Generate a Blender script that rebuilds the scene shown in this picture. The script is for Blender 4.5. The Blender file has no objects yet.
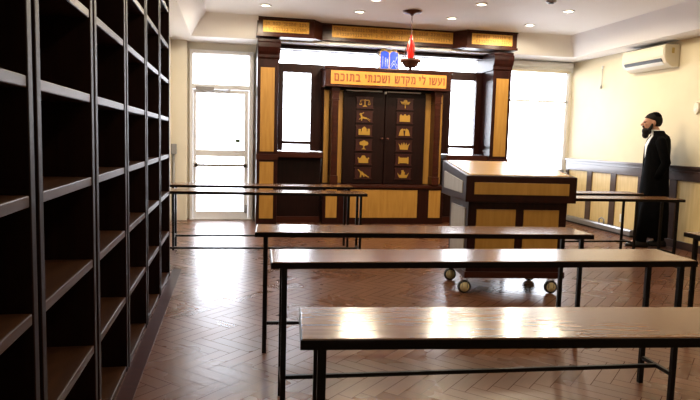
import bpy, bmesh, math, random
from mathutils import Vector, Matrix, Euler
PI = math.pi
S = bpy.context.scene
C = S.collection
random.seed(7)

# ------------------------------------------------------------------ materials
def mat(name, col, rough=.5, metal=0.0, coat=0.0, emit=None, estr=0.0, spec=.5):
    m = bpy.data.materials.new(name); m.use_nodes = True
    b = m.node_tree.nodes['Principled BSDF']
    b.inputs['Base Color'].default_value = (*col, 1)
    b.inputs['Roughness'].default_value = rough
    b.inputs['Metallic'].default_value = metal
    b.inputs['Coat Weight'].default_value = coat
    b.inputs['Coat Roughness'].default_value = .12
    b.inputs['Specular IOR Level'].default_value = spec
    if emit:
        b.inputs['Emission Color'].default_value = (*emit, 1)
        b.inputs['Emission Strength'].default_value = estr
    return m

def noisy(m, c1, c2, scale=(1, 1, 1), nscale=6.0, detail=4, bump=0.0, rough=None):
    nt = m.node_tree; n = nt.nodes; l = nt.links
    b = n['Principled BSDF']
    tc = n.new('ShaderNodeTexCoord'); mp = n.new('ShaderNodeMapping'); mp.inputs['Scale'].default_value = scale
    nz = n.new('ShaderNodeTexNoise'); nz.inputs['Scale'].default_value = nscale; nz.inputs['Detail'].default_value = detail
    cr = n.new('ShaderNodeValToRGB')
    cr.color_ramp.elements[0].color = (*c1, 1); cr.color_ramp.elements[0].position = .3
    cr.color_ramp.elements[1].color = (*c2, 1); cr.color_ramp.elements[1].position = .72
    l.new(tc.outputs['Object'], mp.inputs['Vector']); l.new(mp.outputs['Vector'], nz.inputs['Vector'])
    l.new(nz.outputs['Fac'], cr.inputs['Fac']); l.new(cr.outputs['Color'], b.inputs['Base Color'])
    if bump:
        bp = n.new('ShaderNodeBump'); bp.inputs['Strength'].default_value = bump; bp.inputs['Distance'].default_value = .01
        l.new(nz.outputs['Fac'], bp.inputs['Height']); l.new(bp.outputs['Normal'], b.inputs['Normal'])
    return m

M = {}
M['mahog'] = noisy(mat('mahogany', (.022, .006, .005), .3, spec=.2), (.013, .003, .0022), (.028, .006, .004), (6, 6, .6), 5)
M['mahogh'] = noisy(mat('mahogany_rail', (.04, .011, .006), .3, spec=.22), (.030, .007, .004), (.055, .013, .0065), (.6, 6, 6), 5)
M['door'] = noisy(mat('ark_door_wood', (.014, .004, .003), .4, spec=.15), (.009, .0026, .002), (.015, .004, .003), (6, 6, .6), 5)
M['plaque'] = noisy(mat('plaque_wood', (.035, .006, .004), .45, spec=.3), (.030, .005, .0035), (.045, .008, .005), (2, 2, 2), 9)
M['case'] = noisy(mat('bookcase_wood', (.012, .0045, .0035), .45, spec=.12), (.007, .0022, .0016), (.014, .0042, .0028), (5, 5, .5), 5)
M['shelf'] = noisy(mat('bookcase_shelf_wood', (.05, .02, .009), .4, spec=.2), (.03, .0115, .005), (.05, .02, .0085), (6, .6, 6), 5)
M['caseback'] = mat('bookcase_back_shade', (.0018, .001, .001), .7, spec=.1)  # near-black, so the shade deep in the shelves is in the colour
M['maple'] = noisy(mat('maple_panel', (.42, .21, .04), .35), (.36, .175, .03), (.46, .24, .05), (7, 7, .7), 4)
M['mapletop'] = noisy(mat('maple_top', (.60, .36, .13), .25, coat=.15), (.54, .31, .10), (.66, .40, .15), (.8, 8, 8), 4)
M['deskside'] = noisy(mat('desk_side_sheen', (.36, .31, .22), .4), (.32, .27, .19), (.40, .35, .26), (7, 7, .7), 4)  # panel greyed to carry the bluish reflection on the desk side
M['maplepale'] = noisy(mat('pale_wood_panel', (.72, .55, .26), .45), (.66, .49, .22), (.78, .6, .3), (7, 7, .7), 4)
M['blueedge'] = noisy(mat('wainscot_wood', (.06, .035, .03), .3, coat=.3), (.05, .028, .025), (.075, .045, .04), (6, .6, 6), 4)
M['gild'] = noisy(mat('gilt_panel', (.66, .36, .05), .36, metal=.2), (.58, .29, .035), (.78, .45, .08), (1, 1, 1), 60, bump=.5)
M['gildline'] = mat('gilt_relief', (.34, .145, .02), .4, metal=.3)
M['signgold'] = noisy(mat('sign_board', (.78, .32, .05), .4), (.74, .29, .042), (.82, .35, .06), (1, 4, 4), 5)
M['sym'] = mat('carved_gold', (.46, .26, .04), .35, metal=.25)
M['letter'] = mat('letter_brown', (.27, .075, .018), .5)
M['wall'] = noisy(mat('wall_paint', (.74, .65, .45), .75), (.72, .63, .44), (.76, .67, .47), (1, 1, 1), 3)
M['cream'] = noisy(mat('cream_paint', (.82, .77, .66), .7), (.80, .75, .64), (.84, .79, .68), (1, 1, 1), 3)
M['ceil'] = noisy(mat('ceiling_paint', (.87, .84, .82), .8), (.86, .83, .81), (.88, .85, .83), (1, 1, 1), 3)
M['alu'] = mat('white_aluminium_glare', (.86, .87, .91), .35)  # raised to a cool white to paint in glare around the frames
M['chrome'] = mat('brushed_steel', (.6, .6, .62), .25, metal=.9)
M['greymetal'] = mat('grey_metal', (.35, .35, .37), .4, metal=.6)
M['black'] = mat('black_steel', (.003, .0028, .003), .35, spec=.2)
M['edge'] = mat('table_edge', (.004, .002, .0018), .4, spec=.15)
M['white'] = mat('white_plastic', (.82, .82, .80), .4)
M['ivory'] = mat('ivory_plastic', (.80, .74, .60), .42)
M['dark'] = mat('dark_slot', (.02, .02, .022), .5)
M['tag'] = mat('yellow_tag', (.6, .45, .15), .5)
M['green'] = mat('green_sticker', (.10, .16, .10), .5)
M['bulb'] = mat('lamp_glow', (1, .9, .7), .5, emit=(1, .80, .50), estr=14)
M['redglass'] = mat('red_glass', (.55, .010, .006), .2, coat=.1, emit=(1, .03, .015), estr=.30)
M['bronze'] = mat('dark_bronze', (.10, .032, .02), .4, metal=.3)
M['brass'] = mat('brass', (.62, .42, .16), .3, metal=.8)
def stained(name, c1, c2, sc=14):
    m = noisy(mat(name, c1, .2, coat=.3), c1, c2, (1, 1, 1), sc)
    nt = m.node_tree; n = nt.nodes; b = n['Principled BSDF']; o = n['Material Output']
    t = n.new('ShaderNodeBsdfTranslucent'); x = n.new('ShaderNodeMixShader'); x.inputs[0].default_value = .6
    src = b.inputs['Base Color'].links[0].from_socket
    nt.links.new(src, t.inputs['Color']); nt.links.new(b.outputs[0], x.inputs[1]); nt.links.new(t.outputs[0], x.inputs[2]); nt.links.new(x.outputs[0], o.inputs['Surface'])
    return m
M['blueglass'] = stained('blue_glass', (.035, .12, .78), (.08, .22, .92))
M['palestar'] = mat('pale_blue_inlay', (.5, .65, .95), .3)
M['tyre'] = mat('caster_tyre', (.03, .028, .025), .5)
M['hub'] = mat('caster_hub', (.85, .74, .42), .45)
M['skin'] = noisy(mat('skin', (.45, .22, .14), .5), (.42, .2, .125), (.48, .24, .15), (1, 1, 1), 8)
M['hair'] = mat('dark_hair', (.006, .004, .003), .7, spec=.2)
M['coat'] = noisy(mat('black_wool', (.0018, .0018, .0022), .85, spec=.05), (.0012, .0012, .0015), (.0026, .0026, .003), (1, 1, 1), 20)
M['shirt'] = mat('white_shirt', (.78, .77, .75), .7)
M['eye'] = mat('eye', (.03, .02, .015), .2)
M['lip'] = mat('lip', (.30, .09, .07), .5)
M['shoe'] = mat('black_shoe', (.008, .007, .007), .3)
M['ground'] = mat('outside_pavement', (.75, .75, .74), .8)

def table_mat():
    m = noisy(mat('table_laminate', (.19, .085, .033), .19, spec=.42), (.135, .058, .021), (.20, .092, .037), (1.2, 9, 9), 5, 6)
    return m
M['top'] = table_mat()

def glass_mat():
    m = bpy.data.materials.new('window_glass'); m.use_nodes = True
    nt = m.node_tree; n = nt.nodes; n.clear()
    o = n.new('ShaderNodeOutputMaterial'); mx = n.new('ShaderNodeMixShader'); t = n.new('ShaderNodeBsdfTransparent')
    g = n.new('ShaderNodeBsdfGlossy'); g.inputs['Roughness'].default_value = .02
    f = n.new('ShaderNodeFresnel'); f.inputs['IOR'].default_value = 1.35
    nt.links.new(f.outputs[0], mx.inputs[0]); nt.links.new(t.outputs[0], mx.inputs[1]); nt.links.new(g.outputs[0], mx.inputs[2])
    nt.links.new(mx.outputs[0], o.inputs[0])
    return m
M['glass'] = glass_mat()

def floor_mat():
    m = mat('herringbone_parquet', (.25, .1, .05), .2, coat=.0, spec=.36)
    nt = m.node_tree; n = nt.nodes; L = nt.links; b = n['Principled BSDF']
    def mth(op, a, c=None):
        x = n.new('ShaderNodeMath'); x.operation = op
        for i, v in enumerate((a, c)):
            if v is None: continue
            if isinstance(v, (int, float)): x.inputs[i].default_value = v
            else: L.new(v, x.inputs[i])
        return x.outputs[0]
    W = .085; N = 4
    tc = n.new('ShaderNodeTexCoord'); mp = n.new('ShaderNodeMapping')
    mp.inputs['Rotation'].default_value = (0, 0, PI / 4); mp.inputs['Scale'].default_value = (1 / W, 1 / W, 1)
    L.new(tc.outputs['Object'], mp.inputs['Vector'])
    sp = n.new('ShaderNodeSeparateXYZ'); L.new(mp.outputs['Vector'], sp.inputs[0])
    u = mth('ADD', sp.outputs[0], 400); v = mth('ADD', sp.outputs[1], 400)
    i = mth('FLOOR', u); j = mth('FLOOR', v)
    d = mth('FLOORED_MODULO', mth('SUBTRACT', i, j), 2 * N)
    ish = mth('LESS_THAN', d, N - .5)
    h0 = mth('SUBTRACT', i, d)                       # start of a lying block
    v0 = mth('SUBTRACT', j, mth('SUBTRACT', 2 * N - 1, d))  # start of a standing block
    la = mth('SUBTRACT', u, h0); lc = mth('SUBTRACT', v, j)
    va = mth('SUBTRACT', v, v0); vc = mth('SUBTRACT', u, i)
    def sel(a, c):
        return mth('ADD', mth('MULTIPLY', ish, a), mth('MULTIPLY', mth('SUBTRACT', 1, ish), c))
    along = sel(la, va); across = sel(lc, vc)
    ea = mth('MINIMUM', along, mth('SUBTRACT', N, along)); ec = mth('MINIMUM', across, mth('SUBTRACT', 1, across))
    e = mth('MINIMUM', ea, ec)
    seam = mth('LESS_THAN', e, .022)
    idx = sel(h0, i); idy = sel(mth('ADD', j, .5), v0)
    cb = n.new('ShaderNodeCombineXYZ'); L.new(idx, cb.inputs[0]); L.new(idy, cb.inputs[1]); L.new(ish, cb.inputs[2])
    wn = n.new('ShaderNodeTexWhiteNoise'); wn.noise_dimensions = '3D'; L.new(cb.outputs[0], wn.inputs['Vector'])
    cr = n.new('ShaderNodeValToRGB')
    cr.color_ramp.elements[0].color = (.150, .061, .030, 1); cr.color_ramp.elements[1].color = (.190, .080, .041, 1)
    L.new(wn.outputs['Value'], cr.inputs['Fac'])
    # grain runs along each block
    cg = n.new('ShaderNodeCombineXYZ')
    L.new(mth('ADD', mth('MULTIPLY', along, .25), mth('MULTIPLY', wn.outputs['Value'], 50)), cg.inputs[0]); L.new(mth('MULTIPLY', across, 3), cg.inputs[1])
    nz = n.new('ShaderNodeTexNoise'); nz.inputs['Scale'].default_value = 2.5; nz.inputs['Detail'].default_value = 4
    L.new(cg.outputs[0], nz.inputs['Vector'])
    mg = n.new('ShaderNodeMixRGB'); mg.blend_type = 'MULTIPLY'; mg.inputs[0].default_value = .35
    L.new(cr.outputs[0], mg.inputs[1]); L.new(nz.outputs['Fac'], mg.inputs[2])
    ms = n.new('ShaderNodeMixRGB'); ms.inputs[2].default_value = (.06, .024, .013, 1)
    L.new(seam, ms.inputs[0]); L.new(mg.outputs[0], ms.inputs[1])
    L.new(ms.outputs[0], b.inputs['Base Color'])
    # slightly cupped, unevenly worn varnish
    n2 = n.new('ShaderNodeTexNoise'); n2.inputs['Scale'].default_value = 1.7; n2.inputs['Detail'].default_value = 3
    L.new(tc.outputs['Object'], n2.inputs['Vector'])
    r = mth('ADD', mth('ADD', mth('ADD', mth('MULTIPLY', n2.outputs['Fac'], .16), .19), mth('MULTIPLY', wn.outputs['Value'], .03)), mth('MULTIPLY', seam, .3))
    L.new(r, b.inputs['Roughness'])
    ht = mth('MULTIPLY', wn.outputs['Value'], .6)
    L.new(mth('MULTIPLY', mth('SUBTRACT', 1, seam), .36), b.inputs['Specular IOR Level'])
    bp = n.new('ShaderNodeBump'); bp.inputs['Strength'].default_value = .10; bp.inputs['Distance'].default_value = .002
    L.new(ht, bp.inputs['Height']); L.new(bp.outputs['Normal'], b.inputs['Normal'])
    return m
M['floor'] = floor_mat()

# ------------------------------------------------------------------ mesh helpers
class MB:
    def __init__(s): s.bm = bmesh.new(); s.mi = 0
    def _mark(s, faces):
        for f in faces: f.material_index = s.mi
    def mat(s, i): s.mi = i; return s
    def box(s, x0, x1, y0, y1, z0, z1, M4=None):
        vs = [s.bm.verts.new((x, y, z)) for z in (z0, z1) for x, y in ((x0, y0), (x1, y0), (x1, y1), (x0, y1))]
        if M4: 
            for v in vs: v.co = M4 @ v.co
        fs = [s.bm.faces.new([vs[k] for k in q]) for q in ((3, 2, 1, 0), (4, 5, 6, 7), (0, 1, 5, 4), (1, 2, 6, 5), (2, 3, 7, 6), (3, 0, 4, 7))]
        s._mark(fs); return s
    def prism(s, poly, y0, y1, plane='XZ', M4=None):
        """a closed 2D outline pushed from y0 to y1 along the third axis"""
        def p3(a, b, c): return {'XZ': (a, c, b), 'YZ': (c, a, b), 'XY': (a, b, c)}[plane]
        A = [s.bm.verts.new(p3(a, b, y0)) for a, b in poly]; B = [s.bm.verts.new(p3(a, b, y1)) for a, b in poly]
        if M4:
            for v in A + B: v.co = M4 @ v.co
        k = len(poly)
        fs = [s.bm.faces.new(A), s.bm.faces.new(B[::-1])]
        fs += [s.bm.faces.new((A[i], B[i], B[(i + 1) % k], A[(i + 1) % k])) for i in range(k)]
        s._mark(fs); return s
    def tube(s, pts, r, seg=10, caps=True):
        pts = [Vector(p) for p in pts]; rr = r if isinstance(r, (list, tuple)) else [r] * len(pts)
        rings = []; ref = None
        for i, p in enumerate(pts):
            t = (pts[min(i + 1, len(pts) - 1)] - pts[max(i - 1, 0)]).normalized()
            if ref is None: ref = t.orthogonal().normalized()
            ref = (ref - t * ref.dot(t)).normalized(); b = t.cross(ref)
            rings.append([s.bm.verts.new(p + (ref * math.cos(2 * PI * k / seg) + b * math.sin(2 * PI * k / seg)) * rr[i]) for k in range(seg)])
        fs = []
        for a, b in zip(rings, rings[1:]):
            fs += [s.bm.faces.new((a[k], a[(k + 1) % seg], b[(k + 1) % seg], b[k])) for k in range(seg)]
        if caps: fs += [s.bm.faces.new(rings[0][::-1]), s.bm.faces.new(rings[-1])]
        for f in fs: f.smooth = True
        s._mark(fs); return s
    def lathe(s, prof, seg=28, c=(0, 0, 0), axis='Z'):
        def pos(r, z, a):
            x, y = r * math.cos(a), r * math.sin(a)
            q = {'Z': (x, y, z), 'Y': (x, z, y), 'X': (z, x, y)}[axis]
            return (q[0] + c[0], q[1] + c[1], q[2] + c[2])
        rings = [[s.bm.verts.new(pos(max(r, 1e-4), z, 2 * PI * k / seg)) for k in range(seg)] for r, z in prof]
        fs = []
        for a, b in zip(rings, rings[1:]):
            fs += [s.bm.faces.new((a[k], a[(k + 1) % seg], b[(k + 1) % seg], b[k])) for k in range(seg)]
        fs += [s.bm.faces.new(rings[0][::-1]), s.bm.faces.new(rings[-1])]
        for f in fs[:-2]: f.smooth = True
        s._mark(fs); return s
    def ball(s, c, r, seg=16, rings=10):
        r = r if isinstance(r, (tuple, list)) else (r, r, r)
        m = Matrix.Translation(c) @ Matrix.Diagonal((*r, 1))
        q = bmesh.ops.create_uvsphere(s.bm, u_segments=seg, v_segments=rings, radius=1, matrix=m)
        fs = {f for v in q['verts'] for f in v.link_faces}
        for f in fs: f.smooth = True
        s._mark(fs); return s
    def loft(s, secs, closed=True, caps=True):
        """secs: rings of equal-length point lists"""
        rings = [[s.bm.verts.new(p) for p in q] for q in secs]; k = len(rings[0]); fs = []
        for a, b in zip(rings, rings[1:]):
            for i in range(k if closed else k - 1):
                fs.append(s.bm.faces.new((a[i], a[(i + 1) % k], b[(i + 1) % k], b[i])))
        if closed and caps: fs += [s.bm.faces.new(rings[0][::-1]), s.bm.faces.new(rings[-1])]
        for f in fs: f.smooth = True
        s._mark(fs); return s
    def quad(s, *p):
        s._mark([s.bm.faces.new([s.bm.verts.new(q) for q in p])]); return s
    def build(s, name, mats, parent=None, bevel=0.0, loc=None, rot=None, smooth=False):
        bmesh.ops.recalc_face_normals(s.bm, faces=s.bm.faces)
        me = bpy.data.meshes.new(name); s.bm.to_mesh(me); s.bm.free()
        for m in (mats if isinstance(mats, (list, tuple)) else [mats]): me.materials.append(M[m] if isinstance(m, str) else m)
        o = bpy.data.objects.new(name, me); C.objects.link(o)
        if parent: o.parent = parent
        if loc: o.location = loc
        if rot: o.rotation_euler = rot
        if bevel:
            b = o.modifiers.new('bevel', 'BEVEL'); b.width = bevel; b.segments = 2; b.limit_method = 'ANGLE'; b.angle_limit = math.radians(40)
        return o

def box(name, m, parent, x0, x1, y0, y1, z0, z1, bevel=.003):
    return MB().box(x0, x1, y0, y1, z0, z1).build(name, m, parent, bevel)

def tag(o, label, cat, group=None, kind=None):
    if label: o['label'] = label
    if cat: o['category'] = cat
    if group: o['group'] = group
    if kind: o['kind'] = kind
    return o
def thing(name, label, cat, loc=(0, 0, 0), rz=0.0, group=None, kind=None):
    o = bpy.data.objects.new(name, None); o.empty_display_size = .1; C.objects.link(o)
    o.location = loc; o.rotation_euler = (0, 0, rz)
    return tag(o, label, cat, group, kind)
def struct(o): o['kind'] = 'structure'; return o
def copy_tree(o, parent=None):
    c = o.copy(); C.objects.link(c)
    if parent: c.parent = parent
    for ch in list(o.children): copy_tree(ch, c)
    return c

# ------------------------------------------------------------------ room
XL, XR, YB, YF = -.88, 5.70, 9.66, -2.6
ZC, ZS = 2.97, 2.68            # tray ceiling, lowered edge
struct(MB().box(XL - .1, XR + .1, YF - .1, YB + .14, -.1, 0).build('floor', 'floor'))
struct(MB().box(-.545 + .002, -.462, .2, 6.0, 0, .004).build('trim_1', 'mahogh'))
struct(MB().box(XL - .12, XL, YF, YB, 0, ZS + .1).build('wall_left', 'cream'))
struct(MB().box(XR, XR + .12, YF, YB, 0, ZS + .1).build('wall_right', 'wall'))
struct(MB().box(XL - .12, XR + .12, YF - .12, YF, 0, 3.1).build('wall_front', 'wall'))
# back wall with its openings: (x0,x1,z0,z1)
DOOR = (-.62, .33, 0, 2.57); WA = (.6, 4.02, .98, 2.66); WB = (4.36, 5.66, .82, 2.64)
w = MB(); y0, y1 = YB, YB + .14
w.box(XL - .12, DOOR[0], y0, y1, 0, 3.1).box(DOOR[0], DOOR[1], y0, y1, DOOR[3], 3.1).box(DOOR[1], WA[0], y0, y1, 0, 3.1)
w.box(WA[0], WA[1], y0, y1, 0, WA[2]).box(WA[0], WA[1], y0, y1, WA[3], 3.1).box(WA[1], WB[0], y0, y1, 0, 3.1)
w.box(WB[0], WB[1], y0, y1, 0, WB[2]).box(WB[0], WB[1], y0, y1, WB[3], 3.1).box(WB[1], XR + .12, y0, y1, 0, 3.1)
struct(w.build('wall_back', 'cream'))
# tray ceiling with sloping sides and a lowered edge
ci = MB(); xa, xb, ya, yb = -.35, 5.12, -2.0, 8.80
xa2, xb2, ya2, yb2 = -.57, 5.34, -2.25, 9.05
AX0, AX1 = .36, 4.27
ci.quad((xa, ya, ZC), (xb, ya, ZC), (xb, yb, ZC), (xa, yb, ZC))
ci.quad((AX0, yb, ZC), (AX1, yb, ZC), (AX1, 9.12, ZC), (AX0, 9.12, ZC))
ci.quad((xa, ya, ZC), (xa, yb, ZC), (xa2, yb2, ZS), (xa2, ya2, ZS))
ci.quad((xb, ya, ZC), (xb, yb, ZC), (xb2, yb2, ZS), (xb2, ya2, ZS))
ci.quad((xa, ya, ZC), (xb, ya, ZC), (xb2, ya2, ZS), (xa2, ya2, ZS))
ci.quad((xa, yb, ZC), (AX0, yb, ZC), (AX0, yb2, ZS), (xa2, yb2, ZS))
ci.quad((AX1, yb, ZC), (xb, yb, ZC), (xb2, yb2, ZS), (AX1, yb2, ZS))
ci.quad((AX0, yb, ZC), (AX0, 9.12, ZC), (AX0, 9.12, ZS), (AX0, yb2, ZS))
ci.quad((AX1, yb, ZC), (AX1, 9.12, ZC), (AX1, 9.12, ZS), (AX1, yb2, ZS))
ci.quad((AX0, 9.12, ZC), (AX1, 9.12, ZC), (AX1, 9.12, ZS), (AX0, 9.12, ZS))
ci.quad((xa2, yb2, ZS), (AX0, yb2, ZS), (AX0, YB, ZS), (xa2, YB, ZS))
ci.quad((AX0, 9.12, ZS), (AX1, 9.12, ZS), (AX1, YB, ZS), (AX0, YB, ZS))
ci.quad((AX1, yb2, ZS), (xb2, yb2, ZS), (xb2, YB, ZS), (AX1, YB, ZS))
ci.quad((xb2, YF, ZS), (XR, YF, ZS), (XR, YB, ZS), (xb2, YB, ZS))
ci.quad((XL, YF, ZS), (xa2, YF, ZS), (xa2, YB, ZS), (XL, YB, ZS))
ci.quad((xa2, YF, ZS), (xb2, YF, ZS), (xb2, ya2, ZS), (xa2, ya2, ZS))
struct(ci.build('ceiling', 'ceil'))
struct(MB().box(XL - .12, XR + .12, YF - .12, YB + .14, 3.1, 3.2).build('trim_2', 'ceil'))
# beige pilaster beside the door
struct(MB().box(XL, -.655, 9.5, YB, 0, ZS).build('trim_3', 'cream'))
struct(MB().box(XL - .3, XR + .3, YB + .14, YB + 6, -.14, -.04).build('trim_4', 'ground'))

# glass door with transom
d1 = thing('door_1', 'white aluminium glass exit door with transom, left of the ark wall', 'door', (0, 0, 0), kind='structure')
fy0, fy1 = 9.6, 9.72
f = MB(); f.box(-.62, -.575, fy0, fy1, 0, 2.57).box(.265, .33, fy0, fy1, 0, 2.57).box(-.575, .265, fy0, fy1, 2.51, 2.57).box(-.575, .265, fy0, fy1, 1.99, 2.06)
f.build('door_frame', 'alu', d1, .004)
MB().box(-.575, .265, 9.655, 9.665, 2.06, 2.51).build('transom_pane', 'glass', d1)
lf = MB(); ly0, ly1 = 9.63, 9.68
lf.box(-.572, -.525, ly0, ly1, .01, 1.985).box(.195, .262, ly0, ly1, .01, 1.985).box(-.525, .195, ly0, ly1, 1.93, 1.985)
lf.box(-.525, .195, ly0, ly1, .97, 1.07).box(-.525, .195, ly0, ly1, .01, .12)
leaf = lf.build('door_leaf', 'alu', d1, .004)
MB().box(-.525, .195, 9.65, 9.66, 1.07, 1.93).box(-.525, .195, 9.65, 9.66, .12, .97).build('pane', 'glass', leaf)
pb = MB(); pb.box(-.55, .235, 9.575, 9.60, .815, .855).box(-.56, -.50, 9.575, 9.63, .80, .87).box(.19, .25, 9.575, 9.63, .80, .87)
pb.build('push_bar', 'chrome', leaf, .004)
dc = MB(); dc.box(-.53, -.26, 9.57, 9.63, 1.955, 2.02); dc.tube([(-.30, 9.58, 1.965), (-.12, 9.50, 1.955), (-.02, 9.60, 1.985)], .010, 8)
dc.build('door_closer', 'greymetal', leaf, .003)
MB().box(.055, .135, 9.640, 9.648, 1.19, 1.245).build('sticker', 'green', leaf)
MB().box(.205, .245, 9.60, 9.63, .10, .22).tube([(.225, 9.60, .2), (.225, 9.57, .2), (.225, 9.57, .1)], .008, 8).build('floor_bolt', 'greymetal', leaf)
MB().box(-.62, .33, 9.56, 9.8, .0005, .012).build('threshold', 'alu', d1)

# window behind the ark
wn = thing('window_2', 'wide bright window behind the ark surround', 'window', kind='structure')
f = MB(); f.box(WA[0], WA[1], 9.68, 9.74, WA[2], WA[2] + .04).box(WA[0], WA[1], 9.68, 9.74, WA[3] - .03, WA[3]).box(WA[0], WA[0] + .04, 9.68, 9.74, WA[2], WA[3]).box(WA[1] - .04, WA[1], 9.68, 9.74, WA[2], WA[3])
f.build('window_frame', 'alu', wn, .003)
MB().box(WA[0] + .04, WA[1] - .04, 9.705, 9.713, WA[2] + .04, WA[3] - .03).build('pane', 'glass', wn)
# window right of the ark
wn = thing('window_1', 'overexposed white window between the ark and the right wall', 'window', kind='structure')
f = MB()
for z0, z1 in ((WB[2], WB[2] + .05), (WB[3] - .04, WB[3]), (2.0, 2.035)): f.box(WB[0], WB[1], 9.68, 9.74, z0, z1)
f.box(WB[0], WB[0] + .045, 9.68, 9.74, WB[2], WB[3]).box(WB[1] - .045, WB[1], 9.68, 9.74, WB[2], WB[3])
f.build('window_frame', 'alu', wn, .003)
MB().box(WB[0] + .045, WB[1] - .045, 9.705, 9.713, WB[2] + .05, WB[3] - .04).build('pane', 'glass', wn)
MB().box(WB[0] - .03, WB[1] + .03, 9.57, 9.68, WB[2] - .03, WB[2]).build('window_sill', 'white', wn, .004)

# wainscot on the right wall
wa = thing('trim_5', 'dark wainscot with pale wood panels along the right wall', 'wainscot', kind='structure')
YW = [9.60, 8.91, 8.28, 7.64, 7.0, 6.36, 5.72, 5.08, 4.44, 3.8, 3.16, 2.52, 1.88, 1.24, .6]
MB().box(5.655, XR, .5, 9.62, .875, 1.03).box(5.63, XR, .5, 9.62, 1.03, 1.065).box(5.645, XR, .5, 9.62, .985, 1.0).build('top_rail', 'blueedge', wa, .004)
MB().box(5.655, XR, .5, 9.62, 0, .1).build('bottom_rail', 'blueedge', wa, .004)
for y in YW: MB().box(5.66, XR, y - .065, y + .065 if y < 9.5 else 9.62, .1, .875).build('stile', 'blueedge', wa, .003)
for a, b in zip(YW, YW[1:]): MB().box(5.678, XR, b + .065, a - .065, .1, .875).build('panel', 'maplepale', wa)

# ------------------------------------------------------------------ ark surround (screen of columns, frieze and windows frames)
su = thing('ark_surround', 'dark wood screen with gilded frieze and side columns framing the ark', 'ark surround', (2.305, 9.2, 0))
ox, oy = -2.305, -9.2
def sbox(name, m, x0, x1, y0, y1, z0, z1, bevel=.004, parent=None):
    return MB().box(x0 + ox, x1 + ox, y0 + oy, y1 + oy, z0, z1).build(name, m, parent or su, bevel)
def glyph_rows(mb, x0, x1, z0, z1, y, rows, n, th=.006):
    """rows of small raised worn strokes, as on the carved gilt boards"""
    hr = (z1 - z0) / rows
    mb.mat(1).box(x0 - .01, x1 + .01, y - .0015, y + .002, z0 - .004, z1 + .004).mat(0)
    for r in range(rows):
        zc = z0 + hr * (r + .5); x = x0; 
        step = (x1 - x0) / n
        for k in range(n):
            if random.random() < .13: x += step; continue
            h = hr * .56; wd = step * .62; t = step * .17
            zt, zb = zc + h / 2, zc - h / 2
            kind = random.randrange(5)
            mb.box(x, x + wd, y - th, y, zt - t, zt)
            if kind in (0, 1, 4): mb.box(x + wd - t, x + wd, y - th, y, zb, zt - t)
            if kind in (1, 2): mb.box(x, x + t, y - th, y, zb, zt - t)
            if kind in (2, 3, 4): mb.box(x, x + wd, y - th, y, zb, zb + t)
            if kind == 3: mb.box(x + wd * .5, x + wd * .5 + t, y - th, y, zb, zt - t)
            x += step
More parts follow.
